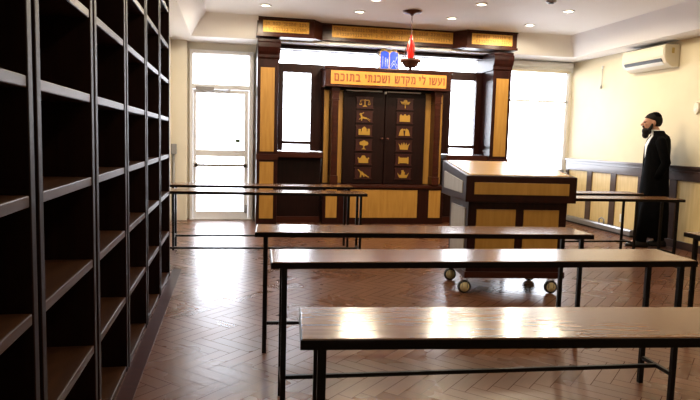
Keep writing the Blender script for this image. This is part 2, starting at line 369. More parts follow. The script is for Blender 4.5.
for sx in (0, 1):
    def X(a, b): return (a, b) if sx == 0 else (4.61 - b, 4.61 - a)
    x0, x1 = X(.36, .66)
    col = sbox('column', 'mahog', x0, x1, 8.95, 9.56, 0, 2.40)
    p0, p1 = X(.405, .605)
    sbox('maple_panel', 'maple', p0, p1, 8.942, 8.96, 1.08, 2.28, .002, col)
    sbox('maple_panel', 'maple', p0, p1, 8.942, 8.96, .10, .93, .002, col)
    m_ = MB()
    q0, q1 = X(.35, .67)
    m_.box(q0 + ox, q1 + ox, 8.935 + oy, 8.955 + oy, .96, 1.04).build('rail_moulding', 'mahogh', col, .004)
    # corbelled head of the column
    c0, c1 = X(.36, .68)
    prof = [(9.56, 2.40), (8.95, 2.40), (8.93, 2.42), (8.93, 2.46), (8.90, 2.50), (8.88, 2.56), (8.88, 2.62), (8.91, 2.64), (8.91, 2.675), (9.56, 2.675)]
    MB().prism([(y + oy, z) for y, z in prof], c0 + ox, c1 + ox, 'YZ').build('corbel', 'mahog', su, .003)
    # wing of the frieze
    w0, w1 = X(.345, 1.15)
    wing = MB(); wing.box(w0 + ox, w1 + ox, 8.85 + oy, 9.10 + oy, 2.72, 2.968).box(w0 - .01 + ox, w1 + .01 + ox, 8.835 + oy, 9.10 + oy, 2.70, 2.735).box(w0 - .01 + ox, w1 + .01 + ox, 8.835 + oy, 9.10 + oy, 2.948, 2.968)
    wing = wing.build('frieze_wing', 'mahogh', su, .004)
    g0, g1 = X(.425, 1.075)
    gp = sbox('gilt_panel', 'gild', g0, g1, 8.842, 8.852, 2.762, 2.922, .002, wing)
    g = MB(); glyph_rows(g, g0 + .03 + ox, g1 - .03 + ox, 2.772, 2.912, 8.842 + oy, 2, 16); g.build('inscription', ['gildline', 'gild'], wing)
    # chamfered return to the recessed middle
    ch = [(1.15, 8.85), (1.30, 9.06), (1.30, 9.11), (1.15, 9.11)]
    if sx: ch = [(4.61 - a, b) for a, b in ch]
    MB().prism([(a + ox, b + oy) for a, b in ch], 2.71, 2.968, 'XY').build('frieze_return', 'mahogh', su, .003)
    # side window frame
    a0, a1 = X(.66, .765); b0, b1 = X(1.185, 1.36)
    fr = MB()
    for u0, u1, z0, z1 in ((a0, a1, 1.09, 2.39), (b0, b1, 1.09, 2.39)): fr.box(u0 + ox, u1 + ox, 9.35 + oy, 9.45 + oy, z0, z1)
    i0, i1 = X(.765, 1.185)
    for z0, z1 in ((2.27, 2.39), (1.19, 1.24)): fr.box(i0 + ox, i1 + ox, 9.35 + oy, 9.45 + oy, z0, z1)
    fr.box(i0 + ox, i1 + ox, 9.33 + oy, 9.35 + oy, 1.195, 1.215)
    fr = fr.build('side_window_frame', 'mahog', su, .004)
    sbox('pane', 'glass', i0, i1, 9.39, 9.396, 1.09, 2.27, 0, fr)
    l0, l1 = X(.66, 1.335)
    lg = MB(); lg.box(l0 + ox, l1 + ox, 8.99 + oy, 9.45 + oy, 1.0, 1.085).build('window_ledge', 'mahogh', su, .006)
    sbox('lower_panel', 'door', l0, l1, 9.2, 9.3, 0, 1.0)
    MB().box(l0 + ox, l1 + ox, 9.185 + oy, 9.2 + oy, 0, .1).build('plinth', 'mahogh', su, .003)
# middle of the frieze
fz = MB(); fz.box(1.30 + ox, 3.31 + ox, 9.06 + oy, 9.115 + oy, 2.72, 2.968).box(1.28 + ox, 3.33 + ox, 9.045 + oy, 9.115 + oy, 2.72, 2.745).box(1.28 + ox, 3.33 + ox, 9.045 + oy, 9.115 + oy, 2.95, 2.968)
fz = fz.build('frieze', 'mahogh', su, .004)
sbox('gilt_panel', 'gild', 1.44, 3.34 - .17 + .14, 9.052, 9.062, 2.775, 2.945, .002, fz)
g = MB(); glyph_rows(g, 1.47 + ox, 3.27 + ox, 2.785, 2.935, 9.052 + oy, 2, 46); g.build('inscription', ['gildline', 'gild'], fz)
sbox('header_beam', 'mahog', .68, 3.93, 9.36, 9.44, 2.615, 2.675)
sbox('cross_rail', 'mahogh', .66, 3.95, 9.34, 9.46, 2.385, 2.40)
sbox('mullion', 'mahog', 2.19, 2.29, 9.30, 9.36, 2.60, 2.675)
sbox('back_board', 'door', 1.36, 3.25, 9.36, 9.45, 0, 2.385)

# ------------------------------------------------------------------ ark
ak = thing('torah_ark', 'tall dark wood ark with twin doors of gold tribal carvings and lettered sign', 'ark', (2.305, 9.15, 0))
def abox(name, m, x0, x1, y0, y1, z0, z1, bevel=.004, parent=None):
    return MB().box(x0, x1, y0 - 9.15, y1 - 9.15, z0, z1).build(name, m, parent or ak, bevel)
base = abox('base', 'mahog', -.95, .95, 9.05, 9.34, 0, .56)
abox('maple_panel', 'maple', -.53, .53, 9.042, 9.06, .10, .53, .002, base)
abox('maple_panel', 'maple', -.905, -.735, 9.042, 9.06, .10, .53, .002, base)
abox('maple_panel', 'maple', .715, .905, 9.042, 9.06, .10, .53, .002, base)
MB().box(-.97, .97, -.13, .19, .56, .595).box(-.955, .955, -.115, .19, .595, .61).build('base_ledge', 'mahogh', ak, .004)
abox('carcass', 'mahog', -.95, .95, 9.21, 9.35, .61, 2.05)
for s_ in (-1, 1):
    for a, b in ((.65, .745), (.86, .935)):
        abox('maple_strip', 'maple', min(s_ * a, s_ * b), max(s_ * a, s_ * b), 9.195, 9.215, .62, 2.02, .002)
    p = MB(); c_ = s_ * .795
    p.box(c_ - .058, c_ + .058, -.15, .06, .61, .74).box(c_ - .048, c_ + .048, -.14, .06, .74, 1.86)
    p.box(c_ - .056, c_ + .056, -.15, .06, 1.86, 1.885).box(c_ - .056, c_ + .056, -.15, .06, 1.97, 2.0).box(c_ - .05, c_ + .05, -.145, .06, 1.885, 1.97).box(c_ - .06, c_ + .06, -.155, .06, 2.0, 2.05)
    p.box(c_ - .03, c_ + .03, -.148, -.14, .8, 1.8)
    p.build('pilaster', 'mahogh', ak, .004)
sgn = abox('sign_board', 'mahogh', -.965, .965, 8.94, 9.34, 2.05, 2.335, .005)
MB().box(-.985, .985, 8.925 - 9.15, 9.345 - 9.15, 2.31, 2.337).box(-.975, .975, 8.93 - 9.15, 9.345 - 9.15, 2.05, 2.07).build('sign_moulding', 'mahogh', sgn, .004)
abox('gold_field', 'signgold', -.885, .885, 8.932, 8.945, 2.09, 2.285, .002, sgn)
# raised Hebrew lettering: the words as they read, laid right to left
HL = {   # square Hebrew letters: width, outlines
 'vav': (.28, [[(0, 1), (.28, 1), (.28, 0), (.1, 0), (.1, .8), (0, .8)]]),
 'yod': (.28, [[(0, 1), (.28, 1), (.28, .5), (.1, .45), (.1, .8), (0, .8)]]),
 'lamed': (.6, [[(0, 1.28), (.17, 1.24), (.17, 1), (.6, 1), (.6, .6), (.36, 0), (.15, 0), (.42, .6), (.42, .8), (0, .8)]]),
 'dalet': (.66, [[(0, 1), (.66, 1), (.66, .8), (.6, .8), (.6, 0), (.42, 0), (.42, .8), (0, .8)]]),
 'ayin': (.7, [[(.5, 1), (.7, 1), (.7, .55), (.45, .15), (0, -.1), (0, .08), (.3, .24), (.5, .55)], [(0, 1), (.2, 1), (.2, .75), (.42, .3), (.28, .2), (.02, .75)]]),
 'shin': (.85, [[(0, 1), (.18, 1), (.22, 0), (.06, 0)], [(.06, 0), (.6, 0), (.68, .2), (.06, .2)], [(.67, 1), (.85, 1), (.85, .45), (.62, 0), (.45, .1), (.67, .5)], [(.36, 1), (.53, 1), (.48, .6), (.2, .18), (.17, .38), (.36, .68)]]),
 'mem': (.8, [[(.25, 1), (.62, 1), (.8, .8), (.8, 0), (.42, 0), (.42, .2), (.62, .2), (.62, .75), (.55, .8), (.3, .8)], [(0, 1), (.16, 1), (.38, .6), (.2, 0), (.02, 0), (.18, .58)]]),
 'qof': (.7, [[(0, 1), (.7, 1), (.7, .55), (.45, .1), (.3, .18), (.5, .58), (.5, .8), (0, .8)], [(.05, .6), (.22, .6), (.22, -.3), (.05, -.3)]]),
 'kaf': (.62, [[(0, 1), (.45, 1), (.62, .85), (.62, .15), (.45, 0), (0, 0), (0, .2), (.38, .2), (.44, .27), (.44, .73), (.38, .8), (0, .8)]]),
 'nun': (.42, [[(.1, 1), (.42, 1), (.42, 0), (0, 0), (0, .2), (.24, .2), (.24, .8), (.1, .8)]]),
 'tav': (.75, [[(.05, 1), (.6, 1), (.75, .85), (.75, 0), (.57, 0), (.57, .75), (.52, .8), (.05, .8)], [(.15, .8), (.32, .8), (.32, .1), (.2, 0), (0, 0), (0, .18), (.15, .18)]]),
 'bet': (.72, [[(0, 1), (.45, 1), (.6, .85), (.6, .2), (.42, .2), (.42, .75), (.38, .8), (0, .8)], [(0, .2), (.72, .2), (.72, 0), (0, 0)]]),
 'final_mem': (.72, [[(0, 1), (.6, 1), (.72, .88), (.72, .8), (0, .8)], [(.06, .2), (.72, .2), (.72, 0), (.06, 0)], [(.06, .8), (.24, .8), (.24, .2), (.06, .2)], [(.54, .8), (.72, .8), (.72, .2), (.54, .2)]]),
}
words_ = ['vav ayin shin vav', 'lamed yod', 'mem qof dalet shin', 'vav shin kaf nun tav yod', 'bet tav vav kaf final_mem']      # read from the right
WX = [(.61, .855), (.45, .555), (.076, .397), (-.38, .0), (-.84, -.443)]     # left and right end of each word on the board
for w_, (wx0, wx1) in zip(words_, WX):
    ls = w_.split()[::-1]; gap = .2
    tot = sum(HL[q][0] for q in ls) + gap * (len(ls) - 1); kx = (wx1 - wx0) / tot; x = wx0
    lm = MB()
    for q in ls:
        for i_, poly in enumerate(HL[q][1]): lm.prism([(x + a_ * kx, 2.132 + b2 * .112) for a_, b2 in poly], -.225 - .0004 * i_, -.216, 'XZ')
        x += (HL[q][0] + gap) * kx
    lm.build('lettering', 'letter', sgn)

# twelve carved symbols (outlines in a unit box, x right, z up)
def reg(cx, cz, r, k=10, a0=0): return [(cx + r * math.cos(a0 + 2 * PI * i / k), cz + r * math.sin(a0 + 2 * PI * i / k)) for i in range(k)]
SY = {
 'scales': [[(-.04, -.35), (.04, -.35), (.04, .38), (-.04, .38)], [(-.45, .25), (.45, .25), (.45, .32), (-.45, .32)], [(-.25, -.42), (.25, -.42), (.12, -.3), (-.12, -.3)],
            [(-.6, -.15), (-.3, -.15), (-.36, -.25), (-.54, -.25)], [(.3, -.15), (.6, -.15), (.54, -.25), (.36, -.25)],
            [(-.47, .26), (-.43, .26), (-.32, -.15), (-.36, -.15)], [(-.47, .26), (-.43, .26), (-.54, -.15), (-.58, -.15)], [(.43, .26), (.47, .26), (.36, -.15), (.32, -.15)], [(.43, .26), (.47, .26), (.58, -.15), (.54, -.15)]],
 'deer': [[(-.35, .05), (.2, -.08), (.32, -.2), (.2, -.28), (-.1, -.2), (-.38, -.12)], [(-.38, -.02), (-.22, .02), (-.32, .28), (-.5, .22)], [(-.5, .22), (-.32, .3), (-.36, .4), (-.6, .28)],
          [(-.3, .3), (-.24, .3), (-.05, .48), (-.12, .48)], [(.2, -.2), (.3, -.2), (.6, -.5), (.52, -.5)], [(.25, -.12), (.33, -.16), (.62, -.32), (.58, -.36)], [(-.35, -.08), (-.25, -.12), (-.55, -.35), (-.6, -.3)], [(-.3, -.1), (-.2, -.14), (-.3, -.45), (-.37, -.42)]],
 'gate': [[(-.6, -.45), (.6, -.45), (.6, -.05), (-.6, -.05)], [(-.6, -.05), (-.36, -.05), (-.36, .2), (-.6, .2)], [(.36, -.05), (.6, -.05), (.6, .25), (.36, .25)], [(-.26, -.05), (.26, -.05), (.26, .25), (0, .5), (-.26, .25)]],
 'tree': [[(-.07, -.45), (.07, -.45), (.05, 0), (-.05, 0)], [(-.25, -.48), (.25, -.48), (.07, -.35), (-.07, -.35)], reg(-.26, .2, .22), reg(.26, .2, .22), reg(0, .3, .24), reg(0, .08, .2)],
 'tent': [[(-.52, -.42), (.52, -.42), (.52, .05), (.3, .15), (0, .18), (-.3, .15), (-.52, .05)], [(-.3, .12), (.3, .12), (.14, .42), (-.14, .42)], [(-.62, .02), (-.48, .02), (-.5, .2), (-.6, .2)], [(.48, .02), (.62, .02), (.6, .2), (.5, .2)]],
 'wolf': [[(-.35, .1), (-.1, .18), (.2, -.12), (.1, -.28), (-.3, -.15)], [(-.6, .42), (-.5, .45), (-.15, .15), (-.3, .05)], [(.08, -.1), (.2, -.08), (.65, -.42), (.6, -.48), (.2, -.28)], [(-.32, -.1), (-.15, -.15), (-.18, -.45), (-.32, -.45)], [(0, -.2), (.12, -.22), (.16, -.4), (.06, -.42)]],
 'mandrake': [[(-.04, -.45), (.04, -.45), (.04, .1), (-.04, .1)], [(0, -.05), (-.35, .0), (-.55, .3), (-.2, .25)], [(0, -.05), (.35, .0), (.55, .3), (.2, .25)], reg(0, .3, .2), reg(-.3, .12, .14), reg(.3, .12, .14)],
 'breastplate': [[(-.56, -.42), (.56, -.42), (.56, .28), (-.56, .28)], [(-.5, .28), (-.36, .28), (-.36, .38), (-.5, .38)], [(.36, .28), (.5, .28), (.5, .38), (.36, .38)], [(-.1, .28), (.1, .28), (.06, .44), (-.06, .44)]],
 'mountain': [[(-.62, -.42), (-.06, -.42), (-.12, .1), (-.2, .4), (-.42, .25), (-.52, -.05)], [(.62, -.42), (.06, -.42), (.12, .1), (.2, .4), (.42, .25), (.52, -.05)], [(-.14, .18), (.14, .18), (.1, .34), (-.1, .34)]],
 'crown': [[(-.42, -.4), (.42, -.4), (.5, 0), (-.5, 0)], [(-.5, 0), (-.3, 0), (-.62, .3)], [(-.34, 0), (-.1, 0), (-.26, .36)], [(-.13, 0), (.13, 0), (0, .42)], [(.1, 0), (.34, 0), (.26, .36)], [(.3, 0), (.5, 0), (.62, .3)]],
 'scroll': [[(-.44, -.36), (.44, -.36), (.44, .26), (-.44, .26)], [(-.56, -.45), (-.44, -.45), (-.44, .36), (-.56, .36)], [(.44, -.45), (.56, -.45), (.56, .36), (.44, .36)]],
 'ship': [[(-.4, -.45), (.4, -.45), (.55, -.12), (-.55, -.12)], [(-.55, -.12), (-.44, -.12), (-.62, .12)], [(.44, -.12), (.55, -.12), (.64, .14)], [(-.2, -.12), (.16, -.12), (.2, .22), (-.16, .2)], [(-.14, .2), (.1, .22), (.02, .45), (-.2, .38)]],
}
ZP = [1.845, 1.635, 1.42, 1.205, .99, .775]
for side, names in ((-1, ['scales', 'deer', 'gate', 'tree', 'tent', 'wolf']), (1, ['mandrake', 'breastplate', 'mountain', 'crown', 'scroll', 'ship'])):
    x0, x1 = (-.645, -.004) if side < 0 else (.004, .645)
    dr = MB(); dr.box(x0, x1, .01, .06, .62, 2.0)
    if side > 0: dr.box(.004, .03, -.002, .01, .62, 2.0)
    dr = dr.build('ark_door', 'door', ak, .004)
    px = side * .315 + (-.005 if side < 0 else 0)
    for z, nm in zip(ZP, names):
        q = MB().box(px - .125, px + .125, 0, .012, z - .085, z + .085)
        for zz in (z - .088, z + .078): q.box(px - .135, px + .135, -.008, .012, zz, zz + .012)
        q.mat(1)
        for k, poly in enumerate(SY[nm]): q.prism([(px + a * .145, z + b * .135) for a, b in poly], -.010 - .0006 * k, .002, 'XZ')
        q.build('plaque', ['plaque', 'sym'], dr)['label'] = 'carved gold %s on a red-brown square' % nm.replace('mandrake', 'plant')
    MB().lathe([(.0, 0), (.018, 0), (.018, .006), (.008, .012), (.008, .03), (.016, .034), (.012, .045), (0, .046)], 14, (side * .045, -.048 + .0, 1.31), 'Y').build('door_knob', 'bronze', dr)
MB().box(-.61, -.05, .0, .06, 2.015, 2.032).box(.03, .56, .0, .06, 2.015, 2.032).box(-.012, .012, -.02, .05, 1.985, 2.03).build('white_strip', 'alu', ak, .002)  # thin white strips above the doors

# blue tablets standing on the ark
tb = thing('tablet_ornament', 'pair of blue glass tablets in gilt frame standing on the ark sign', 'ornament', (2.31, 9.02, 2.338))
fr = MB()
for x in (-.142, 0, .142): fr.box(x - .005, x + .005, -.012, .012, 0, .262 if x else .255)
for a, b in ((-.142, 0), (0, .142)):
    fr.box(a, b, -.012, .012, 0, .012)
    fr.tube([(a + (b - a) * t, 0, .25 + .028 * math.sin(PI * t)) for t in [k / 8 for k in range(9)]], .007, 8)
fr.build('gilt_frame', 'brass', tb)
for a, b, star in ((-.135, -.007, 0), (.007, .135, 1)):
    poly = [(a, .012), (b, .012), (b, .25)] + [(a + (b - a) * (1 - t), .25 + .022 * math.sin(PI * t)) for t in (.25, .5, .75)] + [(a, .25)]
    t_ = MB().prism(poly, -.005, .005, 'XZ').build('tablet', 'blueglass', tb)
    q = MB()
    if star:
        c0 = (a + b) / 2
        for (ax, az), (bx_, bz) in (((-.05, .02), (0, .095)), ((0, .095), (.05, .02)), ((-.05, .065), (0, .14)), ((0, .14), (.05, .065)), ((.02, .12), (.05, .2))):
            q.tube([(c0 + ax, -.006, az), (c0 + bx_, -.006, bz)], .005, 6)
    else:
        for k, x in enumerate((-.03, .015, .04)): q.tube([((a + b) / 2 + x, -.006, .04), ((a + b) / 2 + x, -.006, .2 - .02 * k)], .004, 6)
    q.build('pale_inlay', 'palestar', t_)
for s_ in (-1, 1):
    q = MB()
    for k in range(5):
        zc = .04 + .05 * k
        if s_ < 0: q.tube([(s_ * (.150 + .020 * (1 + math.cos(a)) * .8), 0, zc + .022 * math.sin(a)) for a in [2 * PI * i / 10 for i in range(9)]], .006, 6)
    if s_ > 0: q.tube([(.14, 0, .25), (.18, 0, .262), (.23, 0, .245), (.262, 0, .2), (.25, 0, .17), (.235, 0, .185)], .008, 8)
    q.build('scrollwork', 'bronze', tb)
q = MB()
for x in (-.08, .07): q.tube([(x - .06, 0, .262), (x - .03, 0, .295), (x + .01, 0, .30), (x + .045, 0, .285), (x + .04, 0, .268)], .007, 8)
q.ball((0, 0, .275), .016, 12, 8); q.build('crest', 'brass', tb)

# ------------------------------------------------------------------ hanging eternal lamp
hl = thing('hanging_lamp', 'red glass eternal lamp in bronze bowl hanging from ceiling on chain', 'lamp', (2.30, 7.86, ZC))
MB().lathe([(0, 0), (.125, 0), (.125, -.012), (.10, -.026), (.035, -.034), (.012, -.06), (0, -.06)], 32).build('ceiling_plate', 'bronze', hl)
ch = MB()
def chain(mb, p0, p1, pitch=.028, r=.0035):
    p0, p1 = Vector(p0), Vector(p1); n_ = max(2, int((p1 - p0).length / pitch)); dr_ = (p1 - p0).normalized()
    a = dr_.orthogonal().normalized(); b = dr_.cross(a)
    for k in range(n_):
        c_ = p0.lerp(p1, (k + .5) / n_); s2 = a if k % 2 else b
        mb.tube([c_ + dr_ * (pitch * .62 * math.cos(t)) + s2 * (.008 * math.sin(t)) for t in [2 * PI * i / 8 for i in range(9)]], r, 5, False)
chain(ch, (0, 0, -.06), (0, 0, -.30))
for k in range(3):
    an = 2 * PI * k / 3 + 2.9
    chain(ch, (0, 0, -.30), (.112 * math.cos(an), .112 * math.sin(an), -.625), .032)
ch.build('chain', 'bronze', hl)
MB().lathe([(0, -.63), (.034, -.63), (.046, -.56), (.054, -.50), (.047, -.44), (.032, -.385), (.018, -.335), (.009, -.305), (0, -.30)], 24).build('flame_glass', 'redglass', hl)
MB().lathe([(0, -.745), (.012, -.76), (.016, -.745), (.02, -.728), (.065, -.722), (.098, -.69), (.105, -.662), (.138, -.65), (.14, -.618), (.127, -.618), (.09, -.64), (.06, -.632), (0, -.632)], 32).build('bowl', 'bronze', hl)

# ------------------------------------------------------------------ ceiling lights
proto = thing('ceiling_light', '', 'ceiling light', (0, 0, ZC))
MB().lathe([(.052, .0), (.075, .0), (.078, -.006), (.066, -.012), (.05, -.009), (.05, 0)], 28).build('trim_ring', 'white', proto)
MB().lathe([(0, -.003), (.05, -.003), (.05, -.006), (.03, -.010), (0, -.011)], 24).build('bulb', 'bulb', proto)
ld = bpy.data.lights.new('downlight', 'SPOT'); ld.energy = 58; ld.color = (1, .85, .62); ld.spot_size = math.radians(176); ld.spot_blend = .25; ld.shadow_soft_size = .045
lo = bpy.data.objects.new('downlight', ld); C.objects.link(lo); lo.parent = proto; lo.location = (0, 0, -.03)
SPOTS = [(.42, 8.1, 'round recessed ceiling light above left gilt frieze panel'), (1.65, 8.1, 'round recessed ceiling light above left end of the middle frieze'),
         (2.94, 8.12, 'round recessed ceiling light right of the hanging lamp, near the frieze'), (4.14, 8.22, 'round recessed ceiling light nearest the right end of ark screen'),
         (1.70, 7.36, 'round recessed ceiling light cut by the top edge of the photo'), (2.98, 7.2, 'round recessed ceiling light up by the top edge, in front of right frieze wing'),
         (4.16, 7.23, 'round recessed ceiling light nearest the sloping right ceiling edge')]
for k, (x, y, lb) in enumerate(SPOTS):
    o = proto if k == 0 else copy_tree(proto)
    o.location = (x, y, ZC); tag(o, lb, 'ceiling light', 'recessed ceiling lights')
for y in (5.2, 3.4, 1.6):  # unseen lights, added as fill for the near half of the room
    for x in (.9, 3.2):
        o = copy_tree(proto); o.location = (x, y, ZC)
        tag(o, 'unseen round ceiling light added as fill over the rows of tables', 'ceiling light', 'added fill lights over the tables')
sd = thing('ceiling_sensor', 'small dark round disc on ceiling between two recessed lights at top edge', 'ceiling sensor', (3.68, 6.8, ZC))
MB().lathe([(0, 0), (.06, 0), (.06, -.012), (.045, -.022), (0, -.024)], 24).build('cover', 'greymetal', sd)
MB().lathe([(.02, -.022), (.03, -.022), (.03, -.03), (.0, -.032)], 16).build('sensor_eye', 'dark', sd)

# ------------------------------------------------------------------ right wall fixtures
ac = thing('air_conditioner', 'cream split air conditioner high on the right wall', 'air conditioner', (XR, 7.55, 2.34))
prof = [(0, .0), (-.10, -.005), (-.19, .05), (-.225, .12), (-.225, .26), (-.20, .285), (0, .29)]
MB().prism(prof, -.44, .44, 'XZ').build('housing', 'ivory', ac, .012)
MB().prism([(-.226, .13), (-.226, .245), (-.234, .24), (-.236, .135)], -.425, .425, 'XZ').build('front_panel', 'ivory', ac, .003)
MB().prism([(-.205, .055), (-.232, .10), (-.225, .108), (-.19, .062)], -.38, .38, 'XZ').build('air_outlet', 'dark', ac)
MB().prism([(-.175, .022), (-.215, .058), (-.209, .064), (-.17, .028)], -.385, .385, 'XZ').build('louvre', 'white', ac, .002)
g = MB()
for k in range(14): g.box(-.185 + k * .012, -.18 + k * .012, -.41, .41, .287, .293)
g.build('top_grille', 'dark', ac)
MB().box(-.12, -.085, -.445, -.44, .17, .24).build('rating_label', 'tag', ac)
MB().box(-.02, 0, -.40, .40, .05, .3).build('mounting_plate', 'greymetal', ac)

ws = thing('wall_sensor', 'small white oval sensor on the right wall past the air conditioner', 'wall sensor', (XR, 6.72, 1.79))
MB().prism([(.045 * math.cos(t), .075 * math.sin(t)) for t in [2 * PI * i / 24 for i in range(24)]], -.03, 0, 'YZ').build('cover', 'ivory', ws, .008)
MB().prism([(.02 * math.cos(t), -.02 + .02 * math.sin(t)) for t in [2 * PI * i / 14 for i in range(14)]], -.034, -.028, 'YZ').build('lens', 'white', ws)

bl = thing('roller_blind', 'white rolled blind in slim cassette at top of right window', 'blind', (5.02, 9.6, 2.55))
MB().box(-.62, .62, -.07, .05, .02, .10).build('cassette', 'white', bl, .008)
MB().tube([(-.60, -.02, .0), (.60, -.02, .0)], .032, 16).build('blind_roll', 'white', bl)
MB().box(-.60, .60, -.032, -.024, -.055, .0).box(-.60, .60, -.036, -.02, -.068, -.055).build('blind_fabric', 'ivory', bl)
for s_ in (-1, 1): MB().box(s_ * .61 - .008, s_ * .61 + .008, -.06, .05, -.05, .03).build('bracket', 'white', bl)
bc = thing('blind_cord', 'thin blind cord with dark tassel hanging on the bright right wall', 'blind cord', (XR, 8.78, 2.5))
MB().tube([(-.012, 0, 0), (-.012, 0, -.27)], .004, 6).build('cord', 'greymetal', bc)
MB().lathe([(0, -.26), (.008, -.265), (.018, -.30), (.016, -.315), (0, -.318)], 12, (-.02, 0, 0)).build('tassel', 'greymetal', bc)
MB().box(-.02, 0, -.012, .012, -.01, .03).build('hook', 'white', bc)

ou = thing('wall_outlet', 'small white socket low on a pale wainscot panel behind the thin table leg', 'outlet', (5.678, 8.03, .235))
MB().box(-.010, 0, -.04, .04, -.06, .06).build('cover_plate', 'white', ou, .004)
for z in (-.028, .028): MB().box(-.013, -.009, -.016, .016, z - .014, z + .014).build('socket_face', 'ivory', ou, .002)

bh = thing('baseboard_heater', 'long pale baseboard heater running along foot of the right wall', 'heater', (5.655, 7.4, 0))
MB().prism([(0, .025), (-.07, .025), (-.07, .085), (-.05, .105), (0, .105)], .3, 2.1, 'XZ').build('casing', 'greymetal', bh, .004)
MB().box(-.065, 0, .3, 2.1, .0, .03).build('base_slot', 'dark', bh)
MB().tube([(-.04, .97, .10), (-.04, .97, .17), (-.04, 1.03, .19), (-.04, 1.09, .165), (-.04, 1.09, .10)], .012, 8).build('valve_pipe', 'greymetal', bh)

ic = thing('wall_conduit', 'grey metal switch box and conduit on beige pilaster left of glass door', 'switch box', (-.845, 9.5, 0))
MB().box(-.035, .045, -.06, 0, 1.0, 1.15).build('switch_box', 'greymetal', ic, .006)
MB().tube([(0, -.03, .06), (0, -.03, 1.0)], .018, 10).build('conduit', 'greymetal', ic)
MB().box(-.03, .03, -.05, 0, .0, .07).build('foot_box', 'greymetal', ic, .004)

# ------------------------------------------------------------------ bookcases along the left wall
BW = .7735; BY1 = 1.8827; G = .016
SH = [.419, .779, 1.114, 1.443, 1.7695, 2.074, 2.385]
D0 = -.315
def make_bookcase():
    r = thing('bookcase', '', 'bookcase', (-.545, 0, 0))
    L0, L1 = G, BW - G; t = .042
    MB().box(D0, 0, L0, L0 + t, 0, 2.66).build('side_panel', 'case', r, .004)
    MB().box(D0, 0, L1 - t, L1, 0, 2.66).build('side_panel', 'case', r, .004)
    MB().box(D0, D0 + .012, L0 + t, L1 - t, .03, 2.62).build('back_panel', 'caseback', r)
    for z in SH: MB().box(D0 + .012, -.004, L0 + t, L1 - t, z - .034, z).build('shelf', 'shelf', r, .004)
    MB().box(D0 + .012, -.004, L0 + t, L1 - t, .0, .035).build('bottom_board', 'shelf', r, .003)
    MB().box(D0, 0, L0 + t, L1 - t, 2.62, 2.66).build('top_board', 'case', r, .003)
    return r
bp = make_bookcase()
BL = ['empty dark wood bookcase nearest the camera, cut off by left edge of photo', 'empty dark wood bookcase second from the left edge, widest whole bay in view',
      'empty dark wood bookcase third along the left wall', 'empty dark wood bookcase fourth along left wall, two before the far end',
      'empty dark wood bookcase next to the last one at the far end', 'empty dark wood bookcase at the far end, nearest the glass door']
for k in range(6):
    o = bp if k == 0 else copy_tree(bp)
    o.location = (-.545, BY1 + (k - 1) * BW, 0); tag(o, BL[k], 'bookcase', 'bookcases along the left wall')

# ------------------------------------------------------------------ narrow tables
TL, TD, TH = 2.09, .322, .74
def make_table():
    r = thing('narrow_table', '', 'table')
    l, d = TL / 2, TD / 2
    MB().box(-l, l, -d, d, TH - .027, TH).build('tabletop', 'top', r, .003)
    e = MB(); e.box(-l - .004, l + .004, -d - .004, -d + .0005, TH - .031, TH - .003).box(-l - .004, l + .004, d - .0005, d + .004, TH - .031, TH - .003)
    e.box(-l - .004, -l + .0005, -d, d, TH - .031, TH - .003).box(l - .0005, l + .004, -d, d, TH - .031, TH - .003)
    e.build('edge_band', 'edge', r, .001)
    lx, ly, h = l - .058, d - .035, .0125
    for sx in (-1, 1):
        for sy in (-1, 1): MB().box(sx * lx - h, sx * lx + h, sy * ly - h, sy * ly + h, 0, TH - .027).build('leg', 'black', r, .002)
        MB().box(sx * lx - .01, sx * lx + .01, -ly + h, ly - h, .135, .155).build('crossbar', 'black', r, .002)
        MB().box(sx * lx - .01, sx * lx + .01, -ly + h, ly - h, TH - .05, TH - .028).build('top_rail', 'black', r, .002)
    MB().box(-lx + .01, lx - .01, -.01, .01, .135, .155).build('stretcher', 'black', r, .002)
    return r
tp = make_table()
TB = [(1.2514, 1.695, -.095, 'narrow brown table nearest the camera, running out of frame at right'),
      (1.232, 2.801, -.0424, 'narrow brown table second from the camera, long glossy top'),
      (1.1957, 3.6483, -.0698, 'narrow brown table third from camera, just in front of wheeled reading desk'),
      (.335, 6.29, -.055, 'narrow brown table across the aisle by bookcases, nearer of that pair'),
      (.36, 7.10, -.02, 'narrow brown table across the aisle by bookcases, farther one nearest the ark'),
      (3.78, 5.94, -.02, 'narrow brown table behind the wheeled desk, nearer of the pair by the man'),
      (3.76, 6.58, -.01, 'narrow brown table behind the wheeled desk, farther one close to the man'),
      (4.00, 3.33, -.02, 'narrow brown table at right edge of photo, only its left end showing')]
for k, (x, y, rz, lb) in enumerate(TB):
    o = tp if k == 0 else copy_tree(tp)
    o.location = (x, y, 0); o.rotation_euler = (0, 0, rz); tag(o, lb, 'table', 'narrow tables with black steel legs')

# ------------------------------------------------------------------ wheeled reading desk (bimah)
bm = thing('reading_desk', 'wheeled dark wood reading desk with maple panels and sloping top', 'reading desk', (1.91, 4.76, 0), -.10)
DW, DD = .955, .84          # desk head
bx0, bx1, by0, by1 = .045, .905, .06, .66     # body below
body = MB().box(bx0, bx1, by0, by1, .145, .80).build('body', 'mahog', bm, .005)
for a, b in ((.115, .455), (.525, .835)):
    for z0, z1 in ((.24, .735),):
        MB().box(a, b, by0 - .008, by0 + .01, z0, z1).build('maple_panel', 'maple', body, .002)
MB().box(bx0 - .008, bx0 + .01, by0 + .075, by1 - .075, .24, .735).build('side_panel', 'deskside', body, .002)
MB().box(bx1 - .01, bx1 + .008, by0 + .075, by1 - .075, .24, .735).build('side_panel', 'deskside', body, .002)
MB().box(bx0 - .01, bx1 + .01, by0 - .012, by1 + .01, .145, .20).build('plinth', 'mahogh', body, .004)
zf, zb = 1.02, 1.115
